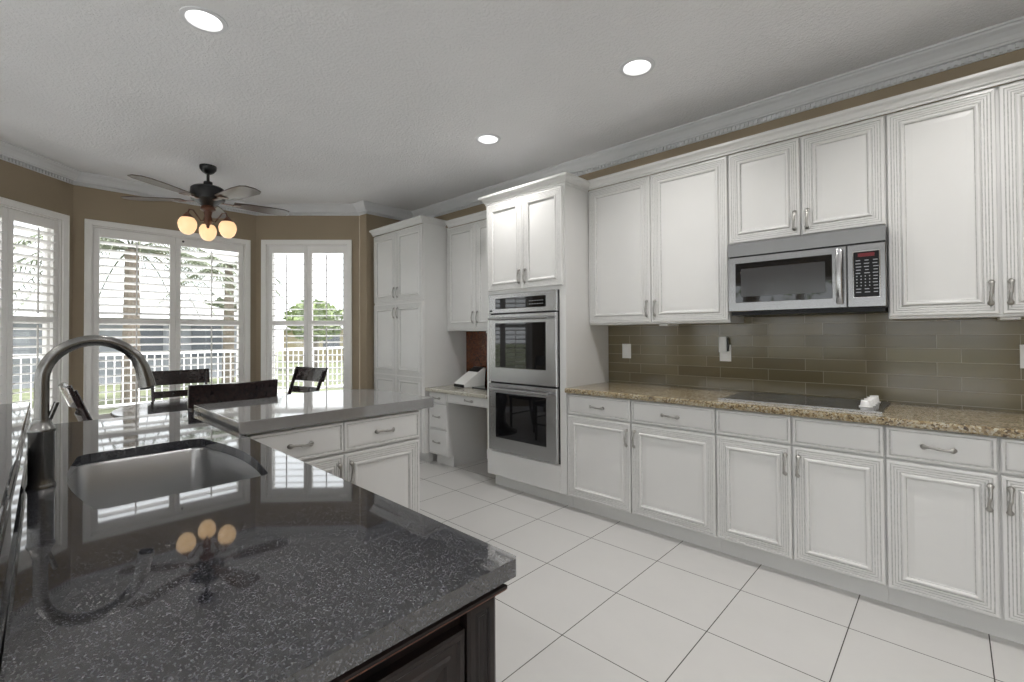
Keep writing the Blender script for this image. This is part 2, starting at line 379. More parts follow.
def shutter(P0, P1, s0, s1, c, d, tilt, label, rodpos=.5):
    mp = wmap(P0, P1); base = mp((s0+s1)/2, 0, c)
    t = thing('window_shutter', label, 'shutter', base, 'white louvered shutters in the bay')
    fr = MB(); st = .045; y0, y1 = -.045, -.017
    zt, zb, zm = d-.085, c+.09, 1.475
    wbox(fr, mp, s0, s0+st, y0, y1, c, d); wbox(fr, mp, s1-st, s1, y0, y1, c, d)
    wbox(fr, mp, s0+st, s1-st, y0, y1, zt, d); wbox(fr, mp, s0+st, s1-st, y0, y1, c, zb); wbox(fr, mp, s0+st, s1-st, y0, y1, zm-.024, zm+.024)
    part(fr, 'frame', 'shutter_white', t, bevel=.002)
    lv = MB(); ta = math.radians(tilt); hw, th = .040, .0045; ym = (y0+y1)/2
    for z0, z1 in ((zb, zm-.024), (zm+.024, zt)):
        n = int((z1-z0)/.0762); off = ((z1-z0)-n*.0762)/2
        for k in range(n):
            zc = z0+off+.0762*(k+.5)
            sec = [(-hw, 0), (-hw*.55, th), (hw*.55, th), (hw, 0), (hw*.55, -th), (-hw*.55, -th)]
            vs = []
            for s in (s0+st+.002, s1-st-.002):
                for (p, q) in sec:
                    vs.append(mp(s, ym+p*math.cos(ta)-q*math.sin(ta), zc+p*math.sin(ta)+q*math.cos(ta)))
            lv.add(vs, [(0, 1, 2, 3, 4, 5), (11, 10, 9, 8, 7, 6)] + [(i, (i+1) % 6, 6+(i+1) % 6, 6+i) for i in range(6)])
    part(lv, 'louvers', 'shutter_white', t)
    sm = s0+(s1-s0)*rodpos; yr = ym+hw*math.cos(ta)+.006
    for z0, z1 in ((zb+.03, zm-.05), (zm+.05, zt-.02)):
        rd = MB(); wbox(rd, mp, sm-.006, sm+.006, yr-.004, yr+.006, z0, z1); part(rd, 'tilt_rod', 'shutter_white', t, bevel=.002)
    return t
window(1, bA, bB, Aop, [(Aop[0]+Aop[1])/2]); window(2, bB, bC, Bop, [(Bop[0]+Bop[1])/2]); window(3, bC, bD, Cop, [(Cop[0]+Cop[1])/2])
def pair(P0, P1, op, tilt, l1, l2):
    a, b, c, d = op; m = (a+b)/2
    shutter(P0, P1, a+.014, m-.002, c+.014, d-.014, tilt, l1); shutter(P0, P1, m+.002, b-.014, c+.014, d-.014, tilt, l2)
pair(bA, bB, Aop, 13, 'white louvered shutter panel cut off by the left edge of the photo', 'white louvered shutter panel behind the faucet, with beige column showing through')
pair(bB, bC, Bop, 14, 'left white louvered shutter panel of the window behind the ceiling fan', 'right white louvered shutter panel of the window behind the ceiling fan')
pair(bC, bD, Cop, -10, 'white louvered shutter panel right of the fan, on the narrow window, left half', 'white louvered shutter panel nearest the tall pantry cabinet, narrow window right half')
mb = MB(); mp = wmap(bB, bC); T = Matrix.Translation(mp(.86, -.016, 2.335)) @ Matrix.Rotation(PI/2, 4, 'Y'); mb.lathe([(.008, -.008), (.011, 0), (.008, .008)], T=T, n=12)
o = mb.build('shutter_latch', 'rubber_dark'); tag(centre_origin(o), 'tiny dark round catch at the top of the shutters below the fan globes', 'latch')

# rear room windows (seen only as reflections); east pair added to light the bay
def plain_window(idx, P0, P1, a, b, c, d):
    mp = wmap(P0, P1); mb = MB()
    for (s0, s1, z0, z1) in ((a, a+.06, c, d), (b-.06, b, c, d), (a+.06, b-.06, c, c+.06), (a+.06, b-.06, d-.06, d), ((a+b)/2-.03, (a+b)/2+.03, c+.06, d-.06), (a+.06, (a+b)/2-.03, 1.4, 1.43), ((a+b)/2+.03, b-.06, 1.4, 1.43)): wbox(mb, mp, s0, s1, -.1, -.02, z0, z1)
    w = struct(mb, 'window_%d' % idx, 'shutter_white')
    g = MB(); wbox(g, mp, a+.06, b-.06, -.062, -.058, c+.06, d-.06); go = g.build('glass_pane', 'window_glass', None); go.parent = w
k = 4
for P0, P1, hs in (((XD, SY), (XD, -.53), [(.5, 1.7, .3, 2.3), (2.0, 3.2, .3, 2.3)]), ((EX, SY), (XD, SY), [(.5, 2.2, .1, 2.4), (2.5, 4.2, .1, 2.4), (4.5, 6.2, .1, 2.4), (6.4, 7.8, .1, 2.4)]), ((EX, WY), (EX, SY), [(4.3, 5.9, .1, 2.4), (6.1, 7.7, .1, 2.4)])):
    for h in hs: plain_window(k, P0, P1, *h); k += 1

# ------------------------------------------------------------------ cabinet helpers
DOOR = [(0, 0), (0, .016), (.003, .020), (.014, .021), (.016, .0175, 1), (.0185, .0195, 1), (.026, .0195), (.028, .0175, 1), (.030, .0195, 1), (.037, .0195), (.039, .0175, 1), (.041, .0195, 1), (.048, .0195), (.051, .016, 1), (.054, .020), (.058, .025), (.065, .025), (.071, .020), (.074, .013, 1), (.079, .012), (.100, .0135)]
DRW = [(0, 0), (0, .016), (.003, .020), (.012, .021), (.015, .0165, 1), (.018, .0165, 1), (.022, .019), (.028, .0195)]
SMALL = [(0, 0), (0, .014), (.003, .018), (.009, .019), (.011, .016, 1), (.015, .018)]
def fy(Y): return lambda a, b, d: (a, Y-d, b)
def fx(X): return lambda a, b, d: (X+d, a, b)
def door(parent, a0, a1, b0, b1, mp, prof=DOOR, name='door', split=None, g=.0018):
    mb = MB()
    zs = [(b0, b1)] if not split else [(b0, split), (split, b1)]
    for i, (z0, z1) in enumerate(zs):
        mb.rings(a0+g, a1-g, z0+(g if i == 0 else 0), z1-(g if i == len(zs)-1 else 0), prof, mp)
    return part(mb, name, ['cabinet_white', 'cabinet_glaze'], parent)
_h = {}
def handle_mesh():
    if 'm' in _h: return _h['m']
    mb = MB(); L = .062; N = 26; path = []; rad = []
    for i in range(N+1):
        t = i/N; x = (t*2-1)*L; off = .004+.021*math.sin(PI*min(1, max(0, (t-.06)/.88)))**.6
        e = abs(t*2-1)
        r = .0040 + .0048*math.exp(-((e-.80)/.14)**2) + .0012*math.exp(-(e/.1)**2)
        if e > .97: r *= .6
        path.append((x, -off, .0028*math.sin(t*2*PI))); rad.append(r)
    mb.tube(path, rad, n=10, sq=(1.5, .9))
    for s in (-1, 1):
        mb.tube([(s*L*.78, 0, 0), (s*L*.78, -.018, 0)], .0035, n=8)
    o = mb.build('handle', 'pewter', smooth=True, auto=60); _h['m'] = o.data; bpy.data.objects.remove(o); return _h['m']
def handle(parent, pos, vertical=False, facing='y', label=None):
    o = bpy.data.objects.new('handle', handle_mesh()); COL.objects.link(o)
    root = parent
    while root.parent: root = root.parent
    o.parent = parent; o.location = Vector(pos) - ORI[root.name]
    ry = PI/2 if vertical else 0
    rz = 0 if facing == 'y' else PI/2
    o.rotation_euler = (Matrix.Rotation(rz, 4, 'Z') @ Matrix.Rotation(ry, 4, 'Y')).to_euler()
    return o
CCP = [(0, 0), (.006, 0), (.006, .012), (.016, .016), (.018, .024), (.030, .038), (.046, .046), (.050, .052), (.050, .064), (0, .064)]
def ccrown(parent, path, z0, side=1, h=1.0):
    mb = MB(); mb.sweep([(d, z0+z*h) for d, z in CCP], path, side=side); part(mb, 'crown_moulding', 'cabinet_white', parent)

FT = .020  # door thickness offset: carcass face sits behind
def base_cab(x0, x1, joints, label, has_handles, drawer_handles, hside):
    t = thing('base_cabinet', label, 'cabinet', ((x0+x1)/2, WY-.3, 0), 'white base cabinets along the cooking wall')
    mb = MB(); mb.box(x0+.0005, x1-.0005, BY+.0205, WY-.001, .107, .879); part(mb, 'body', 'cabinet_white', t)
    mb = MB(); mb.box(x0+.0005, x1-.0005, BY+.075, BY+.093, 0, .107); part(mb, 'toe_kick', 'cabinet_white', t)
    xs = [x0]+joints+[x1]; mp = fy(BY+.0205)
    for i in range(len(xs)-1):
        a, b = xs[i], xs[i+1]
        d = door(t, a+.003, b-.003, .110, .716, mp)
        if hside[i]: handle(d, ((b-.030 if hside[i] > 0 else a+.030), BY, .615), True)
        w = door(t, a+.003, b-.003, .724, .874, mp, DRW, 'drawer_front' if not drawer_handles[i] else 'drawer')
        if drawer_handles[i]: handle(w, ((a+b)/2, BY, .797))
    return t
base_cab(-2.118, -1.026, [-1.585], 'white double-door base cabinet right beside the ovens, under two handled drawers', 1, (1, 1), (1, -1))
base_cab(-1.026, -.238, [-.629], 'white double-door base cabinet below the cooktop, drawer fronts without handles', 1, (0, 0), (1, -1))
base_cab(-.238, .62, [.141], 'white double-door base cabinet at the right edge, below the microwave side wall cabinet', 1, (1, 1), (1, -1))

def wall_cab(x0, x1, joints, z0, z1, label, hz, crown_path, zc=2.478):
    t = thing('wall_cabinet', label, 'cabinet', ((x0+x1)/2, WY-.15, z0), 'white wall cabinets')
    mb = MB(); mb.box(x0+.0005, x1-.0005, UY+.0205, WY-.001, z0, zc+.002); part(mb, 'body', 'cabinet_white', t)
    xs = [x0]+joints+[x1]; mp = fy(UY+.0205)
    for i in range(len(xs)-1):
        a, b = xs[i], xs[i+1]
        d = door(t, a+.004, b-.004, z0+.012, zc-.006, mp)
        s = 1 if i == 0 else -1
        handle(d, ((b-.032 if s > 0 else a+.032), UY, hz), True)
    ccrown(t, crown_path, zc-.001)
    return t
wall_cab(-2.119, -1.040, [-1.580], 1.392, 2.478, 'large white double-door wall cabinet between oven tower and microwave', 1.505, [(-1.040, UY), (-2.10, UY)])
wall_cab(-1.040, -.240, [-.632], 1.882, 2.478, 'short white double-door wall cabinet directly above the microwave', 1.985, [(-.240, UY), (-1.040, UY)])
wall_cab(-.240, .66, [.172], 1.392, 2.478, 'large white double-door wall cabinet right of the microwave, cut by photo edge', 1.505, [(.66, UY), (-.240, UY)])

# oven tower
TX0, TX1 = -2.985, -2.1195
t = thing('oven_cabinet', 'tall white cabinet tower holding the stainless double oven', 'cabinet', ((TX0+TX1)/2, 3.15, 0))
mb = MB(); OX0, OX1, OZ0, OZ1 = -2.935, -2.180, .325, 1.668
mb.box(TX0, OX0, BY, WY-.001, .107, 2.47); mb.box(OX1, TX1-.0005, BY, WY-.001, .107, 2.47)
mb.box(OX0, OX1, BY+.002, WY-.001, .107, OZ0); mb.box(OX0, OX1, BY+.002, WY-.001, OZ1, 2.47); mb.box(OX0, OX1, WY-.03, WY-.001, OZ0, OZ1)
part(mb, 'body', 'cabinet_white', t, bevel=.0015)
mb = MB(); mb.box(TX0+.02, TX1-.0005, BY+.075, BY+.093, 0, .107); part(mb, 'toe_kick', 'cabinet_white', t)
mb = MB(); mb.rings(OX0+.0, OX1, .112, .318, [(0, 0), (0, .008), (.003, .010)], fy(BY+.002)); part(mb, 'lower_panel', 'cabinet_white', t)
for a, b, s in ((-2.955, -2.545, 1), (-2.545, -2.140, -1)):
    d = door(t, a, b, 1.695, 2.452, fy(BY)); handle(d, ((b-.032 if s > 0 else a+.032), BY-.02, 1.80), True)
ccrown(t, [(TX1, UY), (TX1, BY), (TX0, BY), (TX0, UY-.05)], 2.462, h=1.1)

# double oven
t = thing('double_oven', 'stainless steel double wall oven with dark glass doors built into the tall cabinet', 'oven', ((OX0+OX1)/2, 3.1, OZ0))
a, b = OX0+.003, OX1-.003
mb = MB(); mb.box(a, b, BY-.004, WY-.04, OZ0+.003, OZ1-.003); part(mb, 'housing', 'black_plastic', t)
def oven_door(z0, z1, w0, w1):
    mb = MB(); mb.rings(a, b-.004, z0, z1, [(0, 0), (0, .026), (.004, .03), (.02, .03)], fy(BY-.005)); d = part(mb, 'oven_door', 'stainless', t)
    g = MB(); g.rings(-2.845, -2.290, w0, w1, [(0, 0), (0, .0025), (.002, .004)], fy(BY-.034)); part(g, 'door_glass', 'oven_glass', d)
    h = MB(); zh = w1+.036
    h.tube([(a+.05, BY-.078, zh), (b-.05, BY-.078, zh)], .011, n=16)
    for x in (a+.075, b-.075): h.tube([(x, BY-.034, zh), (x, BY-.078, zh)], .008, n=10)
    part(h, 'handle', 'stainless', d, smooth=True)
oven_door(.335, .905, .447, .828); oven_door(.918, 1.492, 1.041, 1.418)
mb = MB(); mb.rings(a, b-.002, 1.502, OZ1-.004, [(0, 0), (0, .022), (.004, .026)], fy(BY-.005)); cpn = part(mb, 'control_panel', 'stainless', t)
mb = MB(); mb.rings(-2.845, -2.290, 1.538, 1.628, [(0, 0), (0, .002), (.002, .003)], fy(BY-.031)); gg = part(mb, 'display_glass', 'oven_glass', cpn)
mb = MB()
for i in range(9):
    for j in range(2): x = -2.46+i*.017; mb.box(x, x+.009, BY-.0347, BY-.0344, 1.562+j*.025, 1.568+j*.025)
part(mb, 'touch_marks', 'panel_print', gg)
mb = MB(); mb.rings(-2.915, -2.885, 1.515, 1.532, [(0, 0), (0, .001)], fy(BY-.031)); part(mb, 'badge', 'rubber_dark', cpn)

# pantry
PX0, PX1 = -4.906, -3.940
t = thing('pantry_cabinet', 'tall white pantry cabinet with four doors at the corner by the bay', 'cabinet', ((PX0+PX1)/2, 3.15, 0))
mb = MB(); mb.box(PX0, PX1, BY+.0205, WY-.001, .107, 2.475); part(mb, 'body', 'cabinet_white', t, bevel=.0015)
mb = MB(); mb.box(PX0+.02, PX1-.02, BY+.09, WY-.05, 0, .107); part(mb, 'toe_kick', 'cabinet_white', t)
for a, b, s in ((PX0+.012, -4.432, 1), (-4.428, PX1-.006, -1)):
    d = door(t, a, b, 1.690, 2.462, fy(BY+.0205)); handle(d, ((b-.032 if s > 0 else a+.032), BY, 1.79), True)
    d = door(t, a, b, .112, 1.668, fy(BY+.0205), split=.885); handle(d, ((b-.032 if s > 0 else a+.032), BY, 1.565), True)
ccrown(t, [(PX1, UY), (PX1, BY), (PX0, BY)], 2.472)
wp = thing('wall_cabinet', 'white double-door wall cabinet above the desk nook, left of the ovens', 'cabinet', (-3.46, WY-.15, 1.36), 'white wall cabinets')
mb = MB(); mb.box(PX1+.001, TX0-.001, UY+.0205, WY-.001, 1.36, 2.462); part(mb, 'body', 'cabinet_white', wp)
for a, b, s in ((PX1+.02, -3.472, 1), (-3.468, TX0-.004, -1)):
    d = door(wp, a, b, 1.385, 2.45, fy(UY+.0205)); handle(d, ((b-.032 if s > 0 else a+.032), UY, 1.50), True)
ccrown(wp, [(TX0-.001, UY), (PX1+.05, UY)], 2.461)

# desk unit
DYf = 2.905
t = thing('desk_cabinet', 'small white desk unit with knee space and a stack of narrow drawers', 'cabinet', (-3.46, 3.2, 0))
mb = MB(); mb.box(-3.935, -3.632, DYf+.02, WY-.001, .107, .745); part(mb, 'body', 'cabinet_white', t)
mb = MB(); mb.box(-3.90, -3.632, DYf+.09, WY-.001, 0, .107); part(mb, 'toe_kick', 'cabinet_white', t)
mb = MB(); mb.box(-3.632, TX0-.001, DYf+.02, DYf+.40, .655, .745); part(mb, 'apron', 'cabinet_white', t)
for z0, z1 in ((.632, .742), (.372, .628), (.118, .368)):
    d = door(t, -3.925, -3.635, z0, z1, fy(DYf+.02), SMALL, 'drawer'); handle(d, (-3.79, DYf+.002, (z0+z1)/2))
d = door(t, -3.630, TX0-.006, .655, .742, fy(DYf+.02), SMALL, 'drawer'); handle(d, (-3.30, DYf+.002, .70))
mb = MB(); mb.prism([(PX1+.001, 2.87), (TX0-.001, 2.87), (TX0-.001, WY-.02), (PX1+.001, WY-.02)], .747, .782)
o = mb.build('desk_countertop', 'pale_granite', bevel=.006); tag(centre_origin(o), 'pale speckled granite top of the low desk beside the ovens', 'countertop')
mb = MB(); mb.box(PX1+.001, TX0-.001, WY-.019, WY-.001, .747, 1.359); o = mb.build('desk_backsplash', 'red_granite'); tag(centre_origin(o), 'reddish brown granite backsplash behind the desk nook', 'backsplash')
mb = MB(); mb.box(-3.42, -3.10, UY+.10, UY+.16, 1.335, 1.359); o = mb.build('under_cabinet_light', 'knob_white', bevel=.004); tag(centre_origin(o), 'white slim light strip under the cabinet above the desk', 'light')

# sloped console on desk
t = thing('desk_console', 'white and black sloped console standing on the desk counter', 'console', (-3.66, 3.24, .782))
T = Matrix.Translation((-3.66, 3.24, .782)) @ Matrix.Rotation(math.radians(-8), 4, 'Z')
mb = MB(); sec = [(-.13, 0), (-.135, .035), (-.12, .05), (.12, .20), (.135, .19), (.12, .0)]
vs = [T @ Vector((x, y, z)) for x in (-.10, .10) for y, z in sec]; mb.add(vs, [tuple(range(6)), tuple(range(11, 5, -1))]+[(i, (i+1) % 6, 6+(i+1) % 6, 6+i) for i in range(6)]); part(mb, 'shell', 'plate_white', t, bevel=.006)
mb = MB(); mb.box(-.094, .094, -.139, -.1, .004, .034, T=T); part(mb, 'front_slot', 'black_plastic', t, bevel=.003)
sl = math.atan2(.15, .24); T2 = T @ Matrix.Translation((0, .075, .1735)) @ Matrix.Rotation(sl, 4, 'X')
mb = MB(); mb.box(-.088, .088, -.04, .04, 0, .004, T=T2); part(mb, 'screen', 'black_plastic', t)
mb = MB(); mb.box(-3.50, -3.15, 3.12, 3.40, .782, .80); mb.box(-3.50, -3.15, 3.38, 3.40, .80, 1.02); o = mb.build('black_tablet', 'oven_glass', bevel=.004); tag(centre_origin(o), 'black glossy flat device behind the white console on the desk', 'device')

# cooking wall countertop, backsplash, cooktop
mb = MB(); mb.prism([(TX1+.001, 2.815), (.66, 2.815), (.66, WY-.012), (TX1+.001, WY-.012)], .880, .918)
o = mb.build('granite_countertop', 'gold_granite', bevel=.010); tag(centre_origin(o), 'gold and brown speckled granite countertop along the cooking wall', 'countertop')
mb = MB(); mb.box(TX1+.001, .66, WY-.0115, WY-.001, .88, 1.391); mb.box(-1.039, -.241, WY-.0115, WY-.001, 1.391, 1.44); struct(mb, 'trim_2', 'glass_tile')
t = thing('cooktop', 'black glass electric cooktop set in the granite counter', 'cooktop', (-.64, 3.17, .918))
mb = MB(); mb.box(-1.032, -.255, 2.935, 3.405, .9185, .925); part(mb, 'glass_surface', 'cooktop_glass', t, bevel=.002)
mb = MB(); mb.box(-1.036, -.251, 2.925, 2.935, .9185, .929); part(mb, 'steel_edge', 'stainless', t, bevel=.001)
def ringmesh(c, r, w, z):
    mb = MB(); n = 40; vs = [(c[0]+q*math.cos(2*PI*k/n), c[1]+q*math.sin(2*PI*k/n), z+h) for h in (0, .0006) for q in (r-w, r) for k in range(n)]
    fs = []
    for k in range(n):
        j = (k+1) % n; fs += [(2*n+k, 2*n+j, 3*n+j, 3*n+k), (n+k, n+j, 3*n+j, 3*n+k), (k, j, 2*n+j, 2*n+k), (k, j, n+j, n+k)]
    mb.add(vs, fs); return mb
for c, r in (((-.86, 3.05), .085), ((-.86, 3.28), .10), ((-.58, 3.06), .10), ((-.57, 3.29), .075)): part(ringmesh(c, r, .006, .9251), 'burner_ring', 'burner_ring', t)
for i in range(4):
    y = 3.095+.082*i
    mb = MB(); mb.lathe([(.030, 0), (.031, .004), (.024, .008), (.021, .028), (.017, .032), (.001, .033)], (-.335+.004*i, y, .925), 20); T = Matrix.Translation((-.335+.004*i, y, .957)) @ Matrix.Rotation(.5, 4, 'Z'); mb.box(-.02, .02, -.005, .005, -.004, .006, T=T)
    part(mb, 'control_knob', 'knob_white', t, smooth=True)

# microwave
t = thing('microwave', 'stainless over-the-range microwave hung under the short wall cabinet', 'microwave', (-.632, 3.2, 1.44))
mx0, mx1, my = -1.017, -.238, 3.062
mb = MB(); mb.box(mx0+.003, mx1-.003, my+.03, WY-.013, 1.452, 1.879); part(mb, 'body', 'black_plastic', t)
mb = MB(); mb.box(mx0+.01, mx1-.01, my+.035, WY-.05, 1.432, 1.452); part(mb, 'underside_vent', 'black_plastic', t)
mb = MB(); mb.rings(mx0, mx1, 1.795, 1.878, [(0, 0), (0, .024), (.003, .028)], fy(my+.03)); part(mb, 'vent_grille', 'stainless_dark', t)
mb = MB(); mb.rings(mx0, -.405, 1.455, 1.791, [(0, 0), (0, .026), (.004, .03)], fy(my+.03)); dr = part(mb, 'door', 'stainless_dark', t)
mb = MB(); mb.rings(-.972, -.470, 1.509, 1.752, [(0, 0), (0, .001), (.001, .002)], fy(my)); gl_ = part(mb, 'window_frame', 'oven_glass', dr)
mb = MB(); mb.rings(-.940, -.502, 1.545, 1.716, [(0, 0), (0, .0008)], fy(my-.002)); part(mb, 'window_glass', 'microwave_glass', dr)
mb = MB(); zz = [1.478+(1.772-1.478)*i/12 for i in range(13)]; pth = [(-.436, my-.012-.028*math.sin(PI*i/12)**.7, z) for i, z in enumerate(zz)]
mb.tube(pth, .0155, n=14, sq=(.5, 1.0)); mb.box(-.444, -.428, my-.014, my, 1.480, 1.50); mb.box(-.444, -.428, my-.014, my, 1.75, 1.77); part(mb, 'handle', 'stainless', dr, smooth=True)
mb = MB(); mb.rings(-.403, mx1, 1.455, 1.791, [(0, 0), (0, .026), (.004, .03)], fy(my+.03)); cpn = part(mb, 'control_panel', 'stainless_dark', t)
mb = MB(); mb.rings(-.378, -.262, 1.505, 1.752, [(0, 0), (0, .002), (.002, .003)], fy(my)); part(mb, 'keypad_rim', 'chrome', cpn)
mb = MB(); mb.rings(-.374, -.266, 1.509, 1.748, [(0, 0), (0, .001)], fy(my-.003)); kp = part(mb, 'keypad', 'black_plastic', cpn)
mb = MB(); mb.box(-.355, -.285, my-.0048, my-.004, 1.722, 1.740); part(mb, 'clock_display', 'screen_red', cpn)
mb = MB()
for r_ in range(11):
    z = 1.700-.0168*r_
    for c_ in range(3):
        x = -.366+.036*c_; w_ = .020 if r_ not in (5, 6, 7, 8) else (.005 if c_ < 2 else .020)
        if r_ in (5, 6, 7, 8) and c_ < 2:
            for q in range(2): mb.box(x+.018*q+.003, x+.018*q+.008, my-.0047, my-.004, z, z+.006)
        else: mb.box(x+random.uniform(0, .005), x+w_+random.uniform(0, .006), my-.0047, my-.004, z, z+.0045)
part(mb, 'key_legends', 'panel_print', cpn)

# wall plates
def plate(label, x, z, w, h, kind, group='white wall plates on the tile backsplash'):
    Y = WY-.0115
    t = thing('wall_plate' if kind == 'switch' else 'outlet', label, 'switch' if kind == 'switch' else 'outlet', (x, Y, z-h/2), group)
    mb = MB(); mb.rings(x-w/2, x+w/2, z-h/2, z+h/2, [(0, 0), (0, .004), (.004, .006)], fy(Y)); part(mb, 'plate', 'plate_white', t)
    if kind == 'switch':
        mb = MB(); mb.rings(x-.016, x+.016, z-.033, z+.033, [(0, 0), (0, .002), (.002, .004)], fy(Y-.006)); part(mb, 'rocker', 'knob_white', t)
    else:
        mb = MB()
        for zc in (z-.022, z+.022):
            mb.rings(x-.016, x+.016, zc-.015, zc+.015, [(0, 0), (0, .001), (.002, .002)], fy(Y-.006))
        part(mb, 'socket', 'knob_white', t)
    return t
plate('white wall switch plate on the tile left of centre, nearest the oven tower', -1.945, 1.180, .078, .118, 'switch')
plate('white outlet on the tile left of the cooktop with a device plugged in', -1.165, 1.182, .078, .118, 'outlet')
plate('white wall switch plate at the right edge of the photo', .288, 1.197, .078, .118, 'switch')
t = thing('plug_in_device', 'white plug-in device with dark side in the outlet left of the cooktop', 'device', (-1.175, WY-.05, 1.19))
mb = MB(); mb.box(-1.200, -1.146, WY-.048, WY-.020, 1.186, 1.298); part(mb, 'shell', 'plate_white', t, bevel=.006)
mb = MB(); mb.box(-1.1455, -1.136, WY-.044, WY-.022, 1.195, 1.290); part(mb, 'side_cover', 'black_plastic', t)
for x, l in ((-1.52, 'small white light fixture under the wall cabinet left of the microwave'), (.205, 'small white light fixture under the wall cabinet right of the microwave')):
    mb = MB(); mb.box(x-.035, x+.035, 3.22, 3.40, 1.378, 1.391); o = mb.build('under_cabinet_light', 'knob_white', bevel=.003); tag(centre_origin(o), l, 'light', 'small lights under the wall cabinets')

# ------------------------------------------------------------------ peninsula with grey top
pts = [(-2.235, .655), (-2.235, 1.690), (-2.245, 1.700), (-2.80, 1.705), (-2.93, 1.675), (-3.03, 1.58), (-3.09, 1.38), (-3.05, 1.18), (-2.99, 1.0), (-2.985, .655)]
mb = MB(); mb.prism(pts, .893, .950); o = mb.build('grey_countertop', 'grey_quartz', bevel=.003); tag(centre_origin(o), 'glossy grey slab countertop with thick edge in front of the dining table', 'countertop')
t = thing('peninsula_cabinet', 'white two-door drawer cabinet under the thick grey countertop', 'cabinet', (-2.56, 1.15, 0))
mb = MB(); mb.box(-2.86, -2.2805, .70, 1.612, .107, .886); mb.box(-2.84, -2.30, .72, 1.60, .886, .893); part(mb, 'body', 'cabinet_white', t)
mb = MB(); mb.box(-2.84, -2.335, .72, 1.60, 0, .107); part(mb, 'toe_kick', 'cabinet_white', t)
for a, b, s in ((.705, 1.146, 1), (1.146, 1.612, -1)):
    d = door(t, a, b, .112, .716, fx(-2.2805)); handle(d, (-2.26, (b-.030 if s > 0 else a+.034), .615), True, 'x')
    w = door(t, a, b, .724, .880, fx(-2.2805), DRW, 'drawer'); handle(w, (-2.26, (a+b)/2+.0, .802), False, 'x')

# ------------------------------------------------------------------ sink island
def face_y(x): return -.0375-.0288*x
IX0, IX1 = -3.055, -.580
xs_, ys_ = (-2.188, -1.462), (.112, .512)
def sink_outline(e=0):
    pts = []; r = .05
    x0, x1 = xs_[0]-e, xs_[1]+e; y0, y1 = ys_[0]-e, ys_[1]+e
    def arc(cx, cy, r, a0, a1, n=6):
        for k in range(n+1):
            a = math.radians(a0+(a1-a0)*k/n); pts.append((cx+r*math.cos(a), cy+r*math.sin(a)))
    arc(x0+r, y0+.025+r, r, 180, 250)
    for k in range(1, 10): u = k/10; pts.append((x0+r+(x1-x0-r-.03)*u, y0+.026-.014*u-.034*math.sin(PI*u)))
    arc(x1-.03, y0+.012+.03, .03, 285, 360)
    pts.append((x1+.004, (y0+y1)/2))
    arc(x1-.02, y1-.02, .02, 0, 80, 4)
    for k in range(1, 8):
        u = k/8; pts.append((x1-.02+(x0+r-x1+.02)*u, y1+.035*math.sin(PI*u)))
    arc(x0+r, y1-r, r, 90, 180)
    return pts
outer = [(IX0, face_y(IX0)+.001), (IX1-.004, face_y(IX1)+.001), (IX1, .02), (IX1, .622), (IX1-.006, .630), (IX0, .640)]
mb = holed(outer, [sink_outline()], .882, .915)
o = mb.build('island_countertop', 'black_granite', bevel=.0035); tag(centre_origin(o), 'polished black granite countertop with the sink cut into it', 'countertop')
# sink bowl
t = thing('sink', 'stainless undermount sink bowl in the black granite island', 'sink', (-1.82, .31, .68))
mb = MB(); O = sink_outline(.006); n = len(O); cxs = (sum(p[0] for p in O)/n, sum(p[1] for p in O)/n)
lv = [(1.05, .880), (1.0, .880), (.985, .87), (.965, .72), (.955, .70), (.93, .685), (.85, .678), (.12, .672)]
vs = []
for s_, z in lv:
    for p in O: vs.append((cxs[0]+(p[0]-cxs[0])*s_, cxs[1]+(p[1]-cxs[1])*s_, z))
for s_, z in ((.12, .668), (.96, .672), (.99, .86), (1.05, .876)):
    for p in O: vs.append((cxs[0]+(p[0]-cxs[0])*s_, cxs[1]+(p[1]-cxs[1])*s_, z))
L = len(lv)+4; fs = [(i*n+k, i*n+(k+1) % n, ((i+1) % L)*n+(k+1) % n, ((i+1) % L)*n+k) for i in range(L) for k in range(n)]
mb.add(vs, fs); part(mb, 'bowl', 'stainless_sink', t, smooth=True, auto=50)
mb = MB(); mb.lathe([(.0005, .0), (.05, .0), (.055, .006), (.045, .008), (.04, .004), (.0005, .003)], (cxs[0], cxs[1], .668), 28); part(mb, 'drain', 'chrome', t, smooth=True)
# raised bar behind the sink
bxL, bxR = -3.10, -.56
mb = MB(); mb.prism([(bxL, face_y(bxL)), (bxR, face_y(bxR)), (bxR, face_y(bxR)-.02), (bxL, face_y(bxL)-.02)], .882, .985); o = mb.build('raised_backsplash', 'black_granite'); tag(centre_origin(o), 'narrow black granite upstand behind the faucet under the raised bar', 'backsplash')
mb = MB(); mb.prism([(bxL-.02, face_y(bxL)-.008), (bxR+.02, face_y(bxR)-.016), (bxR+.02, -.42), (bxL-.02, -.36)], .986, 1.02); o = mb.build('bar_countertop', 'black_granite', bevel=.004); tag(centre_origin(o), 'raised glossy granite bar top at the lower left edge behind the faucet', 'countertop')
t = thing('island_cabinet', 'dark stained wooden island base with carved end panel, lower middle', 'cabinet', (-1.8, .3, 0))
mb = MB(); mb.box(-2.9, -.622, .034, .592, 0, .66); 
for (x0, x1, y0, y1) in ((-2.9, -2.25, .034, .592), (-1.40, -.622, .034, .592)): mb.box(x0, x1, y0, y1, .66, .872)
mb.box(-2.25, -1.40, .034, .06, .66, .872); mb.box(-2.25, -1.40, .57, .592, .66, .872)
part(mb, 'body', 'dark_wood', t)
mb = MB(); mb.box(-2.95, -.62, -.20, -.008, 0, .8805); mb.box(-2.95, -.62, -.20, -.065, .881, .985); part(mb, 'bar_wall', 'dark_wood', t)
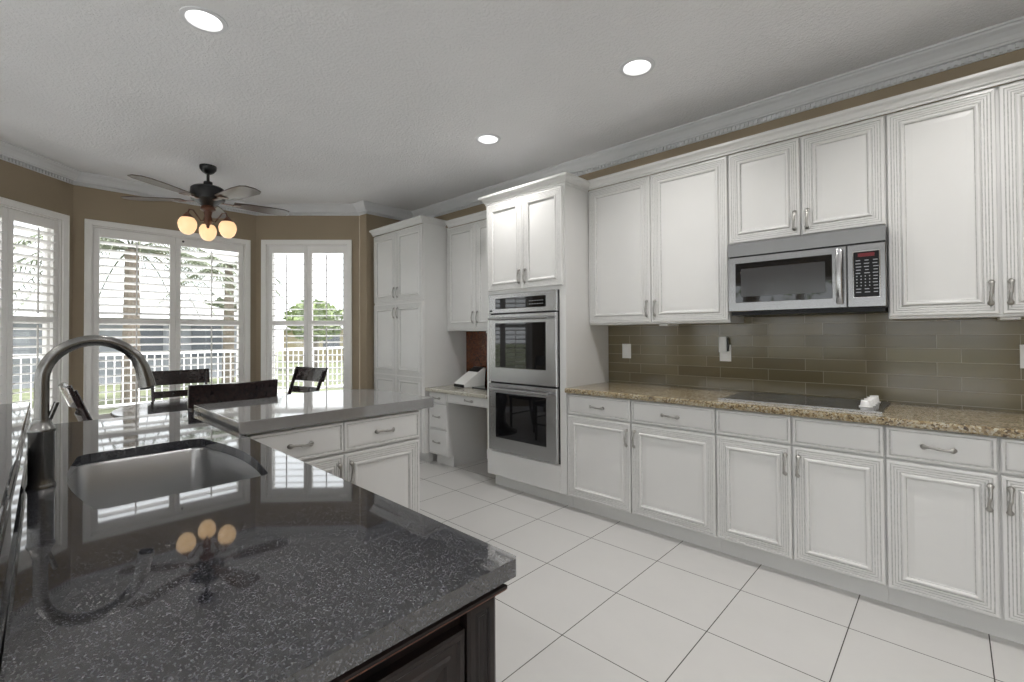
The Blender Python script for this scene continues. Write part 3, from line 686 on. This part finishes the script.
mb = MB(); mb.sweep([(0, .858), (.005, .858), (.012, .862), (.014, .866), (.014, .871), (.008, .874), (.008, .8815), (0, .8815)], [(-.60, -.20), (-.60, .592), (-2.9, .592)], side=-1); part(mb, 'cornice', ['dark_wood'], t)
mb = MB(); mb.box(-.5945, -.5855, .02, .605, .8645, .8655); part(mb, 'rubbed_edge', 'rubbed_wood', t)
IP = [(0, 0), (0, .018), (.004, .021), (.012, .021), (.016, .017), (.030, .017), (.033, .021), (.040, .021), (.044, .016), (.060, .014), (.064, .018), (.072, .018), (.080, .006), (.12, .006)]
mb = MB(); mb.rings(.045, .520, .10, .825, IP, fx(-.622)); part(mb, 'end_panel', 'dark_wood', t)
mb = MB(); mb.rings(-.18, .035, .10, .825, IP, fx(-.622)); part(mb, 'end_panel', 'dark_wood', t)
mb = MB(); mb.rings(.525, .592, 0, .857, [(0, 0), (0, .019), (.006, .022), (.016, .022), (.019, .018), (.024, .022), (.0285, .018)], fx(-.622)); part(mb, 'corner_post', 'dark_wood', t)
mb = MB(); mb.box(-.622, -.598, -.2, .5245, 0, .095); part(mb, 'plinth', 'dark_wood', t, bevel=.004)
T = lambda a, b, d: (a, .592+d, b)
for i in range(4):
    x0 = -2.88+.565*i; mb = MB(); mb.rings(x0, x0+.555, .10, .825, IP, T); part(mb, 'door', 'dark_wood', t)
# faucet
fb = Vector((-1.80, .046, .915))
t = thing('kitchen_faucet', 'brushed dark metal gooseneck faucet behind the sink', 'faucet', fb)
mb = MB(); mb.lathe([(.0300, 0), (.0300, .003), (.0285, .008), (.0265, .013), (.0265, .03), (.0265, .146), (.0285, .150), (.0295, .155), (.0265, .160), (.021, .172), (.0185, .181), (.0185, .186), (.001, .187)], fb, 32); part(mb, 'body', 'faucet_metal', t, smooth=True, auto=50)
mb = MB(); path = [(-1.80, .046, 1.09), (-1.80, .046, 1.14), (-1.80, .046, 1.20)]
R_ = .108
cyc, czc = .046+R_, 1.203
for k in range(1, 19):
    a = PI - math.radians(9*k) ; 
    if math.degrees(a) < 32: break
    path.append((-1.80, cyc+R_*math.cos(a), czc+R_*math.sin(a)))
mb.tube(path, .0155, n=20, cap=True); part(mb, 'spout', 'faucet_metal', t, smooth=True)
p1 = Vector(path[-1]); dirv = (Vector(path[-1])-Vector(path[-2])).normalized()
e = Vector((-1.80, .274, 1.168)); pp = [p1-dirv*.004, p1+dirv*.012, p1.lerp(e, .45)+Vector((0, .006, 0.004)), p1.lerp(e, .8)+Vector((0, .003, .002)), e]
mb = MB(); mb.tube(pp, [.0165, .0168, .0185, .021, .0222], n=20); h_ = part(mb, 'spray_head', 'faucet_metal', t, smooth=True)
q = (e-pp[-2]).normalized(); mb = MB(); mb.tube([e, e+q*.006], [.019, .018], n=18); part(mb, 'nozzle', 'rubber_dark', h_, smooth=True)
mb = MB(); mb.tube([(-1.80, .050, 1.082), (-1.797, .062, 1.100), (-1.795, .075, 1.142)], [.009, .006, .006], n=12); part(mb, 'lever', 'faucet_metal', t, smooth=True)

# ------------------------------------------------------------------ dining set
tc = (-4.45, 1.12)
t = thing('dining_table', 'round dark glossy dining table in the bay between the chairs', 'table', (*tc, 0))
mb = MB(); mb.lathe([(.001, .705), (.54, .705), (.60, .712), (.635, .728), (.650, .745), (.652, .757), (.645, .762), (.001, .762)], (*tc, 0), 64, cap=False); part(mb, 'tabletop', 'table_wood', t, smooth=True, auto=30)
mb = MB(); mb.lathe([(.22, 0), (.22, .03), (.12, .07), (.07, .14), (.06, .3), (.09, .45), (.06, .58), (.16, .68), (.20, .712)], (*tc, 0), 32); part(mb, 'pedestal', 'dark_wood', t, smooth=True)
def make_chair(label, loc, rz, h=1.0, tilt=12):
    """local: front toward +y, back at -y"""
    t = thing('dining_chair', label, 'chair', loc, 'dark wooden dining chairs round the table', rz, local=True)
    w = .24
    mb = MB(); mb.prism([(-.22, -.21), (.22, -.21), (.25, .20), (.22, .23), (-.22, .23), (-.25, .20)], .43, .475); part(mb, 'seat', 'chair_wood', t, bevel=.012)
    for sx in (-1, 1):
        mb = MB(); mb.tube([(sx*.21, .19, 0), (sx*.215, .195, .43)], [.015, .021], n=8); part(mb, 'leg', 'chair_wood', t)
        mb = MB(); k = math.tan(math.radians(tilt)); hb = h-.02
        mb.tube([(sx*.20, -.27, 0), (sx*.20, -.21, .25), (sx*.205, -.20, .46), (sx*.215, -.22-(hb-.5)*k*.5, .5+(hb-.5)*.5), (sx*.222, -.22-(hb-.5)*k, hb)], [.015, .019, .021, .018, .015], n=8, sq=(1.2, .8)); part(mb, 'leg', 'chair_wood', t)
    def rail(z0, z1, bow, th, over):
        mb = MB(); N = 14; vs = []
        for i in range(N+1):
            x = (-1+2*i/N)*(w+over); yb = -bow*math.cos(x/(w+over)*PI/2)
            for z in (z0, z1):
                yy = -.205-(z-.46)*k + yb
                vs += [(x, yy-th, z+.006*(1 if z == z1 else 0)*(abs(x)/w)), (x, yy, z+.006*(1 if z == z1 else 0)*(abs(x)/w))]
        fs = []
        for i in range(N):
            a = 4*i; b = 4*i+4; fs += [(a, a+1, b+1, b), (a+2, b+2, b+3, a+3), (a, b, b+2, a+2), (a+1, a+3, b+3, b+1)]
        fs += [(0, 2, 3, 1), (4*N, 4*N+1, 4*N+3, 4*N+2)]; mb.add(vs, fs); return mb
    part(rail(h-.135, h, .030, .024, .012), 'top_rail', 'chair_wood', t, bevel=.004, smooth=True)
    part(rail(h-.255, h-.195, .026, .018, -.02), 'back_rail', 'chair_wood', t, bevel=.003, smooth=True)
    for sx in (-1, 1):
        mb = MB(); mb.tube([(sx*.212, -.20, .20), (sx*.212, .18, .20)], .010, n=8); part(mb, 'stretcher', 'chair_wood', t)
    return t
make_chair('dark wooden dining chair nearest the grey countertop, wide top rail toward the camera', (-3.60, .95, 0), PI/2, 1.025, 8)
make_chair('dark wooden dining chair on the window side of the table, directly behind the faucet spout', (-5.25, 1.10, 0), -PI/2, .985, 10)
make_chair('dark glossy dining chair right of the table, its back catching white window light', (-4.80, 1.72, 0), PI+.22, .985, 20)
make_chair('dark dining chair left of the table seen side on, by the left faucet tube', (-4.32, .64, 0), .0, .995, 20)

# ------------------------------------------------------------------ ceiling fan
fx_, fy_ = -4.853, 1.169
t = thing('ceiling_fan', 'dark ceiling fan with five blades and three lit amber globes', 'fan', (fx_, fy_, 2.2))
c0 = (fx_, fy_, 0)
mb = MB(); mb.lathe([(.066, CE-.001), (.068, 2.845), (.064, 2.82), (.045, 2.795), (.025, 2.782), (.018, 2.780)], c0, 28); part(mb, 'canopy', 'fan_black', t, smooth=True)
mb = MB(); mb.lathe([(.012, 2.79), (.012, 2.71)], c0, 14); part(mb, 'downrod', 'fan_black', t, smooth=True)
mb = MB(); mb.lathe([(.02, 2.712), (.034, 2.71), (.036, 2.672), (.05, 2.668), (.115, 2.66), (.132, 2.645), (.135, 2.56), (.13, 2.545), (.10, 2.53), (.06, 2.50), (.05, 2.49)], c0, 36); part(mb, 'motor_housing', 'fan_black', t, smooth=True)
mb = MB(); mb.lathe([(.048, 2.492), (.060, 2.475), (.060, 2.455), (.035, 2.44), (.028, 2.40), (.036, 2.37), (.030, 2.34), (.012, 2.315), (.012, 2.30), (.001, 2.29)], c0, 24); part(mb, 'light_hub', 'fan_bronze', t, smooth=True)
vr = math.degrees(math.atan2(fy_, fx_))-90
for k in range(5):
    ang = math.radians(vr+10+72*k); T = Matrix.Translation((fx_, fy_, 2.535)) @ Matrix.Rotation(ang, 4, 'Z')
    mb = MB(); mb.box(.09, .23, -.018, .018, -.006, .002, T=T); mb.box(.20, .26, -.04, .04, -.004, .002, T=T); br_ = part(mb, 'blade_iron', 'fan_bronze', t, bevel=.002)
    T2 = T @ Matrix.Rotation(math.radians(-6), 4, 'X')
    pts = [(.20, -.055), (.30, -.072), (.50, -.092), (.62, -.092), (.675, -.066), (.695, 0), (.675, .066), (.62, .092), (.50, .092), (.30, .072), (.20, .055)]
    mb = MB(); mb.prism(pts, .003, .011, T=T2); part(mb, 'blade', 'fan_wood', t, bevel=.002)
for k, off in enumerate((90, 205, -25)):
    ang = math.radians(vr+off); ux, uy = math.cos(ang), math.sin(ang)
    P = lambda r, z: (fx_+ux*r, fy_+uy*r, z)
    mb = MB(); mb.tube([P(.03, 2.36), P(.06, 2.35), P(.09, 2.39), P(.12, 2.43), P(.15, 2.43), P(.165, 2.39)], .006, n=8); arm = part(mb, 'light_arm', 'fan_bronze', t, smooth=True)
    mb = MB(); mb.lathe([(.012, .0), (.02, -.01), (.042, -.035), (.044, -.045), (.03, -.045)], P(.165, 2.40), 20); part(mb, 'lamp_cup', 'fan_bronze', arm, smooth=True)
    mb = MB(); mb.lathe([(.028, 2.362), (.052, 2.350), (.067, 2.325), (.071, 2.300), (.067, 2.268), (.052, 2.234), (.028, 2.212), (.001, 2.205)], P(.165, 0), 28); gb = part(mb, 'globe_shade', 'globe_glass', arm, smooth=True)

# ------------------------------------------------------------------ recessed lights
def can(loc, label, show=True):
    t = thing('recessed_light', label, 'light', (*loc, CE), 'round white recessed ceiling lights', local=True)
    mb = MB(); mb.lathe([(.100, 0), (.098, -.004), (.078, -.006), (.074, .0), (.072, .02), (.062, .105), (.066, .108), (.0775, .108), (.0775, -.0005), (.100, -.0005)], (0, 0, 0), 36, cap=False); part(mb, 'trim_ring', 'trim_white', t, smooth=True)
    mb = MB(); mb.lathe([(.001, .078), (.045, .080), (.0615, .094), (.0615, .104), (.001, .104)], (0, 0, 0), 30, cap=False); part(mb, 'lens', 'lamp_lens', t, smooth=True)
    return t
labs = ['round recessed ceiling light at the upper left of the photo', 'round recessed ceiling light nearest the wall cabinets, top centre right', 'smallest recessed ceiling light, above the oven tower']
first = None
for i, c in enumerate(cans):
    lab = labs[i] if i < 3 else 'recessed ceiling light added out of view to brighten the room'
    if first is None: first = can(c, lab); o = first
    else: o = dup(first, (*c, CE), label=lab)
    ld = bpy.data.lights.new('can_lamp', 'SPOT'); ld.energy = CAN_POWER*2; ld.color = (1, .975, .95); ld.spot_size = math.radians(150); ld.spot_blend = 1; ld.shadow_soft_size = .06
    lo = bpy.data.objects.new('can_lamp', ld); COL.objects.link(lo); lo.parent = o; lo.location = (0, 0, -.012)

# ------------------------------------------------------------------ outdoors
mb = MB(); mb.box(-60, 45, -50, 45, -.30, -.12); struct(mb, 'ground', 'grass')
mb = MB(); mb.box(-10.5, 14, -15, 7, -.12, -.07); struct(mb, 'patio', 'concrete')  # slab extended unseen around the rear to bounce light onto the ceiling
mb = MB(); mb.box(-6.95, -6.55, -.62, -.22, -.07, 3.0); o = mb.build('porch_column', 'stucco_beige', bevel=.01); tag(centre_origin(o), 'beige stucco column outside the left bay window', 'column')
mb = MB(); mb.box(-7.6, -7.52, -.95, -.87, -.07, 3.0); o = mb.build('porch_post', 'brick_red'); tag(centre_origin(o), 'slim reddish post outside the left bay window beside the beige column', 'post')
def railing(x, y0, y1, label):
    t = thing('railing', label, 'railing', (x, (y0+y1)/2, -.07)); mb = MB()
    mb.box(x-.03, x+.03, y0, y1, 1.0, 1.06); mb.box(x-.02, x+.02, y0, y1, .12, .17); part(mb, 'rails', 'rail_white', t)
    mb = MB(); y = y0+.06
    while y < y1: mb.box(x-.008, x+.008, y, y+.016, .17, 1.0); y += .11
    o = part(mb, 'balusters', 'rail_white', t); o['kind'] = 'stuff'
    for y in (y0, (y0+y1)/2, y1): mb = MB(); mb.box(x-.05, x+.05, y-.05, y+.05, -.07, 1.12); part(mb, 'post', 'rail_white', t)
railing(-10.4, -3, 7.0, 'white picket railing at the far side of the patio, beyond the bay windows')
def house(x, y0, y1, h, mats, label):
    t = thing('house', label, 'house', (x-2, (y0+y1)/2, -.12)); mb = MB(); mb.box(x-4, x, y0, y1, -.12, h); part(mb, 'wall', mats, t)
    mb = MB(); ym = (y0+y1)/2; mb.add([(x-4.4, y0-.4, h), (x+.4, y0-.4, h), (x+.4, y1+.4, h), (x-4.4, y1+.4, h), (x-2, y0+1.5, h+.8), (x-2, y1-1.5, h+.8)], [(0, 1, 2, 3), (0, 4, 1), (1, 4, 5, 2), (2, 5, 3), (3, 5, 4, 0)]); part(mb, 'roof', 'roof_tile', t)
    y = y0+.5
    while y < y1-1.2: mb = MB(); mb.box(x, x+.05, y, y+.9, .6, 2.0); part(mb, 'window', 'house_glass', t); y += 1.7
house(-19, -1.5, 6.0, 1.9, 'stucco_grey', 'grey single-storey house across the lawn, seen through the middle shutters')
house(-24, 10.5, 17, 1.7, 'stucco_beige', 'pale house far away, seen through the right shutters')
def crown_leaves(c, r, n, sz, mi=0, flat=.75):
    mb = MB()
    for _ in range(n):
        u = Vector((random.gauss(0, 1), random.gauss(0, 1), random.gauss(0, 1))).normalized()*r*random.uniform(.55, 1.0)
        u.z *= flat; p = Vector(c)+u; a = Vector((random.uniform(-1, 1), random.uniform(-1, 1), random.uniform(-1, 1))).normalized(); b = a.orthogonal().normalized()
        mb.add([p-a*sz, p+b*sz*.5, p+a*sz, p-b*sz*.5], [(0, 1, 2, 3)])
    return mb
def tree(x, y, h, r, label, m='leaf', name='broadleaf_tree'):
    t = thing(name, label, 'tree', (x, y, -.12), 'trees beyond the lawn')
    mb = MB(); mb.tube([(x, y, -.12), (x+.1, y, h*.35), (x, y+.1, h*.75)], [.18, .13, .06], n=8); part(mb, 'trunk', 'bark', t, smooth=True)
    part(crown_leaves((x, y, h*.68), r, 900, .16), 'foliage', m, t)
tree(-31, 8.2, 3.6, 1.5, 'green broadleaf tree beyond the grey house, far left of the horizon')
tree(-20, 8.8, 2.9, 1.2, 'green tree between the two far houses, beyond the right shutters', 'leaf_pale')
tree(-17, 10.6, 2.7, 1.1, 'bright green bushy tree right of the horizon in the narrow window', 'leaf_pale')
tree(-26, -6.5, 6.0, 3.0, 'broad tree standing left of the grey house', 'leaf')
tree(-15, -5.5, 6.0, 2.6, 'leafy tree behind the patio, seen through the left bay window', 'leaf_pale')
tree(-12, -11, 7, 3.2, 'tall tree outside the rear windows, left', 'leaf'); tree(-4, -13, 7, 3.4, 'tall tree outside the rear windows, middle', 'leaf_pale'); tree(3, -12, 6.5, 3, 'tree outside the rear windows, right', 'leaf')
def palm(x, y, h, label, L=2.5, n=24):
    t = thing('palm_tree', label, 'tree', (x, y, -.12))
    mb = MB(); N = 24; mb.tube([(x+.10*math.sin(i/N*2), y, -.12+(h+.12)*i/N) for i in range(N+1)], [.16+.012*(i % 2) - .05*i/N for i in range(N+1)], n=12); part(mb, 'trunk', 'bark', t)
    for k in range(n):
        a = 2*PI*k/n+random.uniform(-.1, .1); el = random.uniform(-.1, .8); mb = MB(); dx, dy = math.cos(a), math.sin(a); pts = []
        for i in range(13):
            s = i/12; pts.append(Vector((x+dx*L*s*math.cos(el*.6), y+dy*L*s*math.cos(el*.6), h+L*(math.sin(el)*s-(.75+.3*el)*s*s))))
        mb.tube(pts, [.022*(1-.8*i/12) for i in range(13)], n=5)
        sd = Vector((-dy, dx, 0))
        for i in range(1, 12):
            for q in range(3):
                p = pts[i].lerp(pts[i+1], q/3); ll = .50*math.sin(PI*min(.97, (i+q/3)/12+.04))
                for s in (-1, 1):
                    e = p+sd*s*ll+Vector((dx*.12, dy*.12, -ll*.45)); mb.add([p+Vector((dx, dy, 0))*.018, e, p-Vector((dx, dy, 0))*.018], [(0, 1, 2)])
        part(mb, 'frond', 'leaf', t)
palm(-12.3, 1.60, 3.1, 'palm tree with grey trunk outside the window behind the ceiling fan')
palm(-15.5, 4.25, 3.4, 'second palm tree further right outside the bay, trunk seen through the right middle shutter', 1.8, 14)

# helper data that must not stay on objects
for o in bpy.data.objects:
    if '_o' in o: del o['_o']
